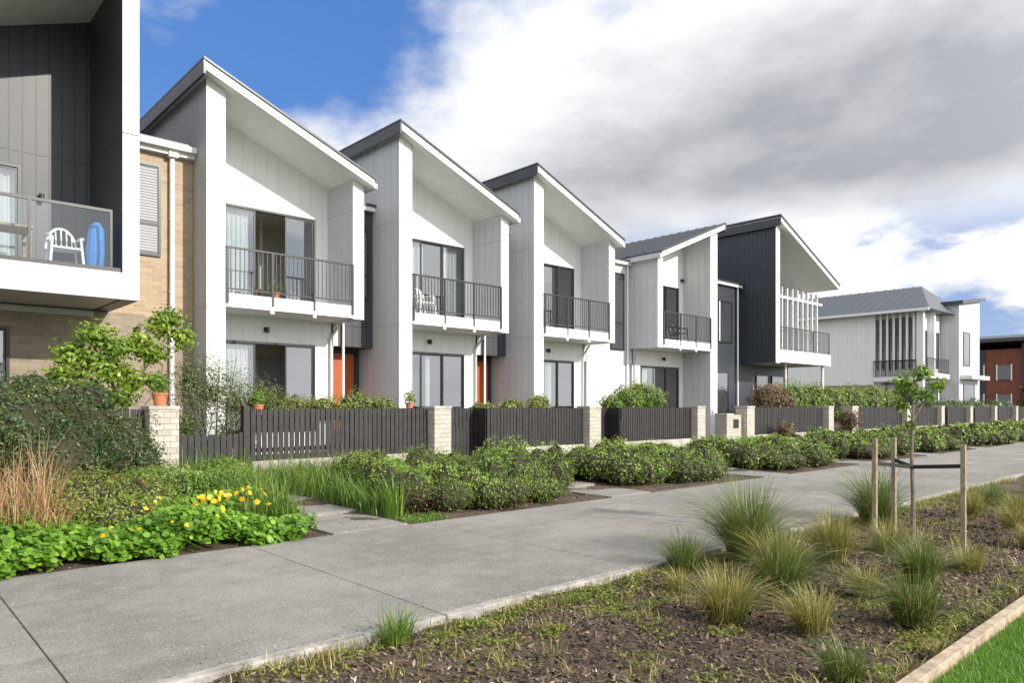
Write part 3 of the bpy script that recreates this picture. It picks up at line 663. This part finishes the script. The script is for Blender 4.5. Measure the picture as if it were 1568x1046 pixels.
def house0():
    r=empty('townhouse'); xr=3.88; xl=-.6; Yf=14.3; Yr=16.7; back=26
    zu=lambda x:9.46+.4*(x-xr)
    Part('wing_wall_front',TRIM0,r).prism_y([(3.60,3.42),(xr,3.42),(xr,6.42),(3.6,6.42)],Yf-.015,Yf).prism_y([(3.6,6.435),(xr,6.435),(xr,zu(xr)),(3.60,zu(3.6))],Yf-.015,Yf).done()
    w=Part('charcoal_walls',DARK,r)
    w.prism_y([(3.60,3.42),(xr-.002,3.42),(xr-.002,zu(xr)),(3.60,zu(3.6))],Yf,Yr)
    w.prism_y([(3.6,3.3),(xr,3.3),(xr,zu(xr)),(3.6,zu(3.6))],Yr,back)
    w.prism_y([(2.42,3.4),(3.6,3.4),(3.6,zu(3.6)),(2.42,zu(2.42))],Yr,Yr+.15)
    w.prism_y([(xl,6.15),(2.42,6.15),(2.42,zu(2.42)),(xl,zu(xl))],Yr,Yr+.15)
    w.prism_y([(xl,3.4),(xl+.3,3.4),(xl+.3,zu(xl+.3)),(xl,zu(xl))],Yf,back)
    w.done()
    window_unit(r,-.28,2.42,Yr,3.95,6.15,3,False,((0,.5),(.6,1)))
    Part('interior',INT,r).box(-.3,3.6,Yr+3,Yr+3.1,.5,6.6).box(-.3,3.6,Yr+.15,Yr+3,6.5,6.6).done()
    s=Part('balcony_slab',TRIM0,r); s.box(xl,3.60,Yf-.02,Yf+.03,3.42,3.9); s.box(xl,3.6,Yf+.032,Yr,3.44,3.88); s.done()
    rt=Part('roof_soffit_and_fascia',TRIM,r); rt.prism_y([(xl-.3,zu(xl-.3)),(xr+.15,zu(xr+.15)),(xr+.15,zu(xr+.15)+.2),(xl-.3,zu(xl-.3)+.2)],Yf-.3,back); rt.done()
    Part('roof_sheet',ROOFM,r).prism_y([(xl-.35,zu(xl-.35)+.203),(xr+.2,zu(xr+.2)+.203),(xr+.2,zu(xr+.2)+.26),(xl-.35,zu(xl-.35)+.26)],Yf-.34,back).done()
    b=Part('balcony_rail_frame',BLACK,r); b.box(xl,3.45,Yf+.03,Yf+.08,4.96,5.01); b.box(xl,3.58,Yf+.03,Yf+.08,3.9,3.98)
    for xx in (-.3,.95,2.2,3.43): b.box(xx-.02,xx+.02,Yf+.03,Yf+.08,3.98,4.96)
    b.done()
    g=Part('balcony_glass',RGLASS,r); g.add([(xl,Yf+.05,3.98),(3.42,Yf+.05,3.98),(3.42,Yf+.05,4.96),(xl,Yf+.05,4.96)],[(0,1,2,3)]); g.done()
    k=Part('brick_ground_floor',BRICKG,r); k.box(xl,1.0,16.4,16.6,0,3.42).box(2.2,4.56,16.4,16.6,0,3.42).box(1.0,2.2,16.4,16.6,3.0,3.42).box(1.0,2.2,16.4,16.6,0,1.0)
    k.done()
    window_unit(r,1.0,2.2,16.4,1.0,3.0,2,False,((0,.45),))
    Part('soffit',GTRIM,r).box(xl,3.6,Yr-.32,Yr+.0,3.3,3.415).done()
    q=Part('brick_link',BRICKT,r); q.box(3.885,5.67,16.8,17.0,3.43,7.1); q.done()
    q=Part('brick_link_lower',BRICKG,r); q.box(4.56,5.67,16.8,17.0,0,3.43); q.done()
    small_window(r,4.2,4.98,16.8,4.75,6.75,1)
    bl=Part('blind',BLIND,r)
    for i in range(30):
        z=4.86+.06*i
        if abs(z-5.45)<.05: continue
        bl.box(4.27,4.91,16.766,16.771,z,z+.042)
    bl.done()
    gt=Part('gutter',TRIM,r); gt.box(3.9,5.66,16.5,16.63,7.1,7.22); gt.box(3.9,5.66,16.64,17.2,7.0,7.1)
    gt.cyl((5.2,16.72,.3),(5.2,16.72,7.1),.055,.055,10); gt.box(5.1,5.3,16.6,16.74,6.95,7.1)
    for z in (4.0,5.6): gt.box(5.14,5.26,16.74,16.795,z,z+.04)
    gt.done()
    Part('roof_link',ROOFM,r).prism_x([(16.55,7.225),(16.55,7.27),(back,8.2),(back,8.1)],3.9,5.5).done()
    wall_lamp(r,2.75,Yr,5.6)
    wall_lamp(r,4.4,16.4,3.1)
house0()
def chair(cx,cy,z,mat=PLASTIC,name='plastic_garden_chair',fd=1):
    r=empty(name); p=Part('seat_and_legs',mat,r)
    p.box(cx-.24,cx+.24,cy-.22,cy+.22,z+.42,z+.45)
    for sx in(-1,1):
        p.cyl((cx+sx*.27,cy-.25,z),(cx+sx*.22,cy-.2,z+.62),.026,.022); p.cyl((cx+sx*.27,cy+.27,z),(cx+sx*.22,cy+.2,z+.45),.026,.022)
        p.chain([(cx+sx*.25,cy-.22,z+.62),(cx+sx*.27,cy,z+.67),(cx+sx*.25,cy+.22,z+.66)],[.024,.028,.024])
    p.done()
    b=Part('backrest',mat,r); pts=[]
    for i in range(9):
        t=math.pi*i/8; pts.append((cx-math.cos(t)*.25,cy+.24+.08*math.sin(t),z+.45+.42*math.sin(t)))
    b.chain(pts,[.022]*9)
    for i in range(1,6):
        xx=-.25+.5*i/6; b.cyl((cx+xx,cy+.23,z+.45),(cx+xx*1.05,cy+.3,z+.45+.42*math.sqrt(max(0,1-(xx/.25)**2))),.013,.013,6)
    b.done()
    return r
chair(2.85,15.1,3.9)
chair(1.5,15.6,3.9)
chair(11.9,16.7,3.97)
chair(23.6,16.8,3.97,BLACK,'outdoor_chair'); chair(24.5,16.8,3.97,BLACK,'outdoor_chair')
tb=empty('outdoor_table'); t=Part('top_and_legs',STAKE,tb); t.box(1.6,2.35,14.9,15.6,4.6,4.64)
for a in(1.65,2.28):
    for b in(14.95,15.53): t.box(a,a+.05,b,b+.05,3.9,4.6)
t.done()
um=empty('folded_umbrella'); u=Part('blue_canvas',BLUE,um); u.chain([(3.3,14.9,3.95),(3.3,14.9,4.3),(3.32,14.9,4.75),(3.33,14.9,4.86)],[.12,.16,.13,.05],12); u.done()

def house5():
    r=empty('townhouse'); x0=29.85; x1=35.3; Yf=15.5; back=26
    zt=lambda x:9.78-.4*(x-x0+.1)
    w=Part('charcoal_side_wall',DARK5,r)
    w.prism_y([(x0,3.45),(x0+.3,3.45),(x0+.3,zt(x0+.3)-.24),(x0,zt(x0)-.24)],Yf,back)
    w.box(x0+.3,x1-.6,18.0,18.2,3.45,6.6); w.box(x0+.3,x1-.1,17.6,17.8,0,3.45)
    w.prism_y([(x0+.3,6.6),(x1-.6,6.6),(x1-.6,zt(x1-.6)-.24),(x0+.3,zt(x0+.3)-.24)],18,18.2)
    w.done()
    Part('white_end_wall',TRIM,r).prism_y([(x0-.003,3.4),(x0+.34,3.4),(x0+.34,zt(x0+.34)-.24),(x0-.003,zt(x0)-.24)],Yf-.03,Yf-.001).prism_y([(x1-.5,3.9),(x1-.3,3.9),(x1-.3,zt(x1-.3)-.24),(x1-.5,zt(x1-.5)-.24)],17.0,back).done()
    rf=Part('roof_fascia_and_soffit',TRIM,r); rf.prism_y([(x0-.1,zt(x0-.1)-.24),(x1+.3,zt(x1+.3)-.24),(x1+.3,zt(x1+.3)-.05),(x0-.1,zt(x0-.1)-.05)],Yf-.3,back); rf.done()
    rc=Part('roof_sheet',ROOFM,r); rc.prism_y([(x0-.16,zt(x0-.16)-.047),(x1+.35,zt(x1+.35)-.047),(x1+.35,zt(x1+.35)+.03),(x0-.16,zt(x0-.16)+.03)],Yf-.34,back+.1)
    rc.box(x0-.16,x0-.103,Yf-.32,back,zt(x0)-.4,zt(x0)-.05); rc.done()
    s=Part('balcony_slab',TRIM,r); s.box(x0+.34,x1,Yf-.03,17.9,3.45,3.98); s.done()
    railing(r,x0+.4,x1-.05,Yf+.05,3.98,5.05,4,.14)
    f=Part('white_screen_fins',TRIM,r)
    for i in range(9):
        xx=x0+.7+i*.5; f.box(xx,xx+.06,Yf+.3,Yf+.42,3.98,min(6.9,zt(xx)-.3))
    f.box(x0+.4,x1-.2,Yf+.3,Yf+.4,6.4,6.5)
    f.done()
    window_unit(r,x0+.8,x1-1.2,17.93,4.0,6.4,4,False,((0,.3),(.5,.7)))
    Part('post',TRIM,r).cyl((x1-.3,Yf+.25,0),(x1-.3,Yf+.25,3.45),.07,.07,10).cyl((x0+1.9,Yf+.5,0),(x0+1.9,Yf+.5,3.45),.05,.05,10).done()
    d=Part('yellow_door',YELLOW,r); d.box(30.7,31.6,17.5,17.58,.8,2.9); d.done()
    Part('door_frame',BLACK,r).box(30.62,30.7,17.49,17.59,.8,2.96).box(31.6,31.68,17.49,17.59,.8,2.96).box(30.7,31.6,17.49,17.59,2.9,2.96).done()
    small_window(r,x0+2.1,x0+3.3,17.6,1.0,3.0,0)
    small_window(r,x0+3.6,x0+4.9,17.6,1.0,3.0,0)
house5()

def far_block():
    r=empty('corner_townhouse_block')
    xA,xB,y0,y1=49.8,54.2,16.0,36.0; ze=7.6; zr=9.75
    w=Part('walls',WHITEB,r); w.box(xA,xB,19.0,y1,0,ze); w.box(xA+.25,xB,y0+.4,19.0,0,ze-.02); w.box(xA,xA+.25,y0,y0+.4,0,ze); w.box(xA+2,xA+2.3,y0,y0+.4,3,ze); w.done()
    ro=Part('hip_roof',ROOFL,r)
    a,b,c,d=(xA-.5,y0-.5,ze),(xB+4.5,y0-.5,ze),(xB+4.5,y1+.5,ze),(xA-.5,y1+.5,ze)
    e,f=(xB+.2,y0+1.6,zr),(xB+.2,y1-1.5,zr)
    ro.add([a,b,c,d,e,f],[(0,1,4),(1,2,5,4),(2,3,5),(3,0,4,5),(0,3,2,1)])
    y=y0-.3
    while y<y1:
        t=min(1,(y-(y0-.5))/2.1); xs=xA-.5; xe=xs+(e[0]-xs)*t; zs=ze; zz=ze+(zr-ze)*t
        ro.prism_y([(xs,zs+.01),(xe,zz+.01),(xe,zz+.06),(xs,zs+.06)],y,y+.04); y+=.6
    ro.done()
    Part('gutter',TRIM,r).box(xA-.62,xA-.505,y0-.5,y1,ze-.12,ze+.04).done()
    Part('side_glazing',PANE,r).box(xA+.2,xA+.245,y0+.6,18.9,.9,3.0).box(xA+.2,xA+.245,y0+.6,18.9,3.9,7.2).done()
    fn=Part('white_fins',TRIM,r)
    for k in range(8): fn.box(xA-.02,xA+.1,y0+.5+k*.4,y0+.62+k*.4,3.4,ze-.02)
    fn.box(xA-.06,xA+.15,y0+.41,18.99,3.1,3.4); fn.done()
    rb=Part('rail',BLACK,r); rb.box(xA-.1,xA-.05,y0+.4,19.0,4.4,4.46)
    for k in range(22): rb.box(xA-.09,xA-.06,y0+.45+k*.12,y0+.47+k*.12,3.4,4.4)
    for k in range(3): rb.box(xA+.17,xA+.198,y0+.6+k*.83,y0+.66+k*.83,.9,7.2)
    rb.done()
    Part('brick_base',BRICKG,r).box(xA-.06,xA-.004,19.05,y1,0,2.9).done()
    small_window(r,xA+.5,xA+1.8,y0+.4,4,6.4,0); small_window(r,xA+2.5,xB-.3,y0+.4,4,6.4,0); small_window(r,xA+.5,xB-.5,y0+.4,.9,3,0)
    fb=Part('front_balcony',TRIM,r); fb.box(xA+.26,xB,y0-.2,y0+.35,3.3,3.6); fb.done()
    railing(r,xA+.3,xB-.05,y0-.1,3.6,4.6,3,.15)
    r2=empty('corner_townhouse_block')
    Part('walls',GREYW,r2).prism_y([(54.35,0),(58.9,0),(58.9,8.9),(54.35,8.3)],15.3,30).done()
    Part('roof',ROOFM,r2).prism_y([(54.1,8.27),(59.2,8.95),(59.2,9.15),(54.1,8.5)],15.0,30.3).done()
    small_window(r2,55.2,56.6,15.3,4.2,6.5,0); small_window(r2,55.2,57.6,15.3,.8,3.0,0)
    Part('canopy',TRIM,r2).box(54.6,58.6,14.6,15.29,3.3,3.55).done()
far_block()
def redhouse(x,y,w,d,h):
    r=empty('rust_clad_house')
    Part('walls',REDB,r).box(x,x+w,y,y+d,0,h*.8).done()
    Part('dark_bay',DARK5,r).box(x-.3,x+w*.3,y-1.2,y-.01,0,h*.86).box(x-.05,x-.01,y+d*.3,y+d,0,h*.8).done()
    Part('roof',ROOFM,r).prism_y([(x-1,h*.88),(x+w+.8,h*.8),(x+w+.8,h*.84),(x+w*.45,h),(x-1,h*.92)],y-1.8,y+d+1).done()
    g=Part('windows',PANE,r); f=Part('window_trim',TRIM,r)
    for k in range(3):
        for zz in (1.2,4.3):
            xx=x+w*.36+k*w*.21; g.box(xx,xx+1.4,y-.05,y-.01,zz,zz+1.5); f.box(xx-.1,xx,y-.08,y-.01,zz-.1,zz+1.6); f.box(xx+1.4,xx+1.5,y-.08,y-.01,zz-.1,zz+1.6)
            yy=y+1+k*2.5; g.box(x-.1,x-.06,yy,yy+1.2,zz,zz+1.5); f.box(x-.12,x-.06,yy-.12,yy,zz-.1,zz+1.6); f.box(x-.12,x-.06,yy+1.2,yy+1.32,zz-.1,zz+1.6)
    g.done(); f.done()
redhouse(90,19.5,11,11,9.4); redhouse(106,19.5,12,11,9.4)
tb=[(rng.uniform(120,260),rng.uniform(15,80),1.5,rng.uniform(4,8),rng.uniform(4,8),rng.uniform(3,6)) for _ in range(30)]
shrub('distant_trees',tb,14000,1.1,L_DARK,hgrad=.3,corek=.85)
shrub('street_trees',[(84,17,2,1.6,1.5,2),(88,16.5,1.6,1.4,1.4,1.7),(80,15.5,1.3,1.3,1.2,1.2),(92,14,1.2,2,1.5,1.2)],4500,.3,L_DARK,hgrad=.3,corek=.8)

sd=empty('satellite_dish'); p=Part('mast_and_dish',BLACK,sd); p.cyl((22.2,19,7.2),(22.2,19,7.9),.025,.025,8); p.cyl((22.2,18.95,7.9),(22.25,18.85,7.95),.32,.27,16); p.done()

# ---------------------------------------------------------------- young staked tree
yt=limb_tree('young_staked_tree',(8.99,3.0,-.06),[([(0,0,0),(.015,0,.5),(-.01,.01,1.0),(0,0,1.45),(.02,0,1.75)],[.03,.024,.02,.017,.012]),
   ([(0,0,1.4),(.12,-.1,1.65),(.28,-.25,1.85)],[.012,.009,.004]),([(0,0,1.45),(-.1,.08,1.75),(-.14,.12,1.95)],[.012,.008,.004]),([(0,0,1.2),(-.06,.06,1.4)],[.008,.004]),([(.02,0,1.7),(.1,.02,2.0)],[.01,.004]),([(0,0,1.55),(.2,-.05,1.72)],[.009,.004])])
shrub('x',[(8.92,3.08,1.78,.16,.15,.12),(9.08,2.95,1.88,.15,.15,.1),(9.2,2.8,1.75,.13,.13,.1),(9.0,3.0,1.65,.2,.2,.1),(8.9,3.1,1.5,.1,.1,.1),(9.15,2.9,1.6,.12,.1,.08),(8.98,3.02,1.3,.06,.06,.1)],430,.085,L_LIME,yt,shell=.1,corek=0,lump=.4,aspect=.5,bias=.0)
st=Part('timber_tree_stakes',STAKE)
for x,y,h in ((8.55,3.25,1.13),(9.29,3.31,1.12),(8.85,2.45,1.08)):
    st.box(x-.024,x+.024,y-.024,y+.024,-.15,h)
st.done(.004)
rt=Part('rubber_tree_ties',RUBBER)
def tie(a,b):
    pa=Vector(a);pb=Vector(b); d=(pb-pa); s=Vector((-d.y,d.x,0)).normalized()*.006; u=Vector((0,0,.022))
    vs=[pa-s-u,pa+s-u,pb+s-u,pb-s-u,pa-s+u,pa+s+u,pb+s+u,pb-s+u]
    rt.add(vs,[(0,3,2,1),(4,5,6,7),(0,1,5,4),(1,2,6,5),(2,3,7,6),(3,0,4,7)])
for x,y in ((8.55,3.25),(9.29,3.31),(8.85,2.45)):
    tie((x,y,.85),(8.98,3.0,.8))
rt.done()
def pot(x,y,z,r,h,st=0):
    e=empty('terracotta_pot'); p=Part('pot',TERRA,e); p.cyl((x,y,z),(x,y,z+h*.85),r*.7,r,16); p.cyl((x,y,z+h*.85),(x,y,z+h),r*1.1,r*1.1,16); p.done()
    if st: Part('pot_stand',TWIG,e).cyl((x,y,st),(x,y,z),.03,.03,8).cyl((x,y,z-.03),(x,y,z-.001),r,r,12).done()
    shrub('x',[(x,y,z+h+.12,.16,.16,.16)],250,.06,L_STRAP,e,shell=.1,corek=0)
pot(3.85,13.0,1.5,.12,.22); pot(4.1,13.9,1.45,.1,.2,.3); pot(5.7,13.35,1.35,.1,.18,.3); pot(9.8,14.3,1.4,.1,.18,.3); pot(7.35,16.25,3.97,.1,.2)

# ---------------------------------------------------------------- world, sun, camera
w=bpy.data.worlds.new('World'); scene.world=w; w.use_nodes=True; nt=w.node_tree
bg=nt.nodes['Background']; bg.inputs[1].default_value=.13
sky=N(nt,'ShaderNodeTexSky',sky_type='NISHITA'); sky.sun_disc=False; sky.sun_elevation=math.radians(25); sky.sun_rotation=math.radians(164)
sky.ozone_density=2.5; sky.dust_density=.4; sky.air_density=1.0
tc=N(nt,'ShaderNodeTexCoord'); D=tc.outputs['Generated']
def dot(v):
    n=N(nt,'ShaderNodeVectorMath',operation='DOT_PRODUCT'); nt.links.new(D,n.inputs[0]); n.inputs[1].default_value=v; return n.outputs['Value']
mp=N(nt,'ShaderNodeMapping'); mp.inputs['Scale'].default_value=(1,1,1.7); nt.links.new(D,mp.inputs[0])
n1=noise(nt,mp.outputs[0],3.6,7,.58)
mp2=N(nt,'ShaderNodeMapping'); mp2.inputs['Scale'].default_value=(1,1,2.4); mp2.inputs['Location'].default_value=(3.1,1.2,.4); nt.links.new(D,mp2.inputs[0])
n2=noise(nt,mp2.outputs[0],3.9,6,.56)
n3=noise(nt,mp2.outputs[0],5.0,6,.55)
el=dot((0,0,1)); e1=dot((.6957,-.0475,-.717))
edge=math_(nt,'ADD',e1,math_(nt,'MULTIPLY',math_(nt,'SUBTRACT',n1,.5),.36))
mask=smooth(nt,edge,-.02,.09)
wisp=math_(nt,'MULTIPLY',smooth(nt,n2,.5,.75),.7)
mask=math_(nt,'MAXIMUM',mask,wisp)
hole=math_(nt,'MULTIPLY',smooth(nt,n2,.47,.56),math_(nt,'SUBTRACT',1.0,smooth(nt,el,.17,.27)))
mask=math_(nt,'MULTIPLY',mask,math_(nt,'SUBTRACT',1.0,math_(nt,'MULTIPLY',hole,.8)))
rest=math_(nt,'MAXIMUM',smooth(nt,dot((-1,0,0)),.04,.25),math_(nt,'MAXIMUM',smooth(nt,el,.68,.85),smooth(nt,dot((0,-1,0)),0,.3)))  # unseen bright cloud added left, overhead and behind camera to fill the shade
rest=math_(nt,'MULTIPLY',rest,math_(nt,'ADD',.5,math_(nt,'MULTIPLY',smooth(nt,n1,.38,.52),.5)))
mask=math_(nt,'MAXIMUM',mask,rest)
gz=math_(nt,'MULTIPLY',smooth(nt,el,.2,.3),math_(nt,'SUBTRACT',1.0,math_(nt,'MULTIPLY',smooth(nt,el,.36,.5),.6)))
gray=math_(nt,'MULTIPLY',gz,smooth(nt,e1,.09,.3))
gray=math_(nt,'MULTIPLY',gray,math_(nt,'SUBTRACT',1.0,rest))
gray=math_(nt,'ADD',gray,math_(nt,'MULTIPLY',math_(nt,'SUBTRACT',n3,.54),1.5))
gray=math_(nt,'ADD',gray,math_(nt,'MULTIPLY',math_(nt,'SUBTRACT',n1,.5),.6),clamp=True)
cc=mixc(nt,gray,(7.9,7.95,8.1),(3.4,3.5,3.8))
bst=math_(nt,'ADD',1.0,math_(nt,'MULTIPLY',smooth(nt,dot((.245,-.870,.4226)),.0,.8),.95))  # cloud brightened around the sun, out of view, added to lift shaded walls
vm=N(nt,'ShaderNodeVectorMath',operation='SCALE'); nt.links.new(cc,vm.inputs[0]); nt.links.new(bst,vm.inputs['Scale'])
skyc=mixc(nt,.6,sky.outputs[0],(.6,2.0,6.0))
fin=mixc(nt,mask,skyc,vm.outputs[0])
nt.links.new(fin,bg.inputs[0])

travel=Vector((-.27*.906,.963*.906,-.4226))
sd=bpy.data.lights.new('sun','SUN'); sd.energy=4.9; sd.angle=math.radians(.5); sd.color=(1,.94,.85)
so=bpy.data.objects.new('sun',sd); COL.objects.link(so); so.rotation_euler=travel.to_track_quat('-Z','Y').to_euler()

cd=bpy.data.cameras.new('camera'); co=bpy.data.objects.new('camera',cd); COL.objects.link(co)
co.location=(0,0,1.5); co.rotation_euler=(math.radians(90),0,math.radians(-42.5))
cd.sensor_width=36; cd.lens=25.37; cd.shift_y=.0631; cd.clip_end=4000; cd.clip_start=.05
scene.camera=co
scene.view_settings.view_transform='Standard'; scene.view_settings.look='None'; scene.view_settings.exposure=0
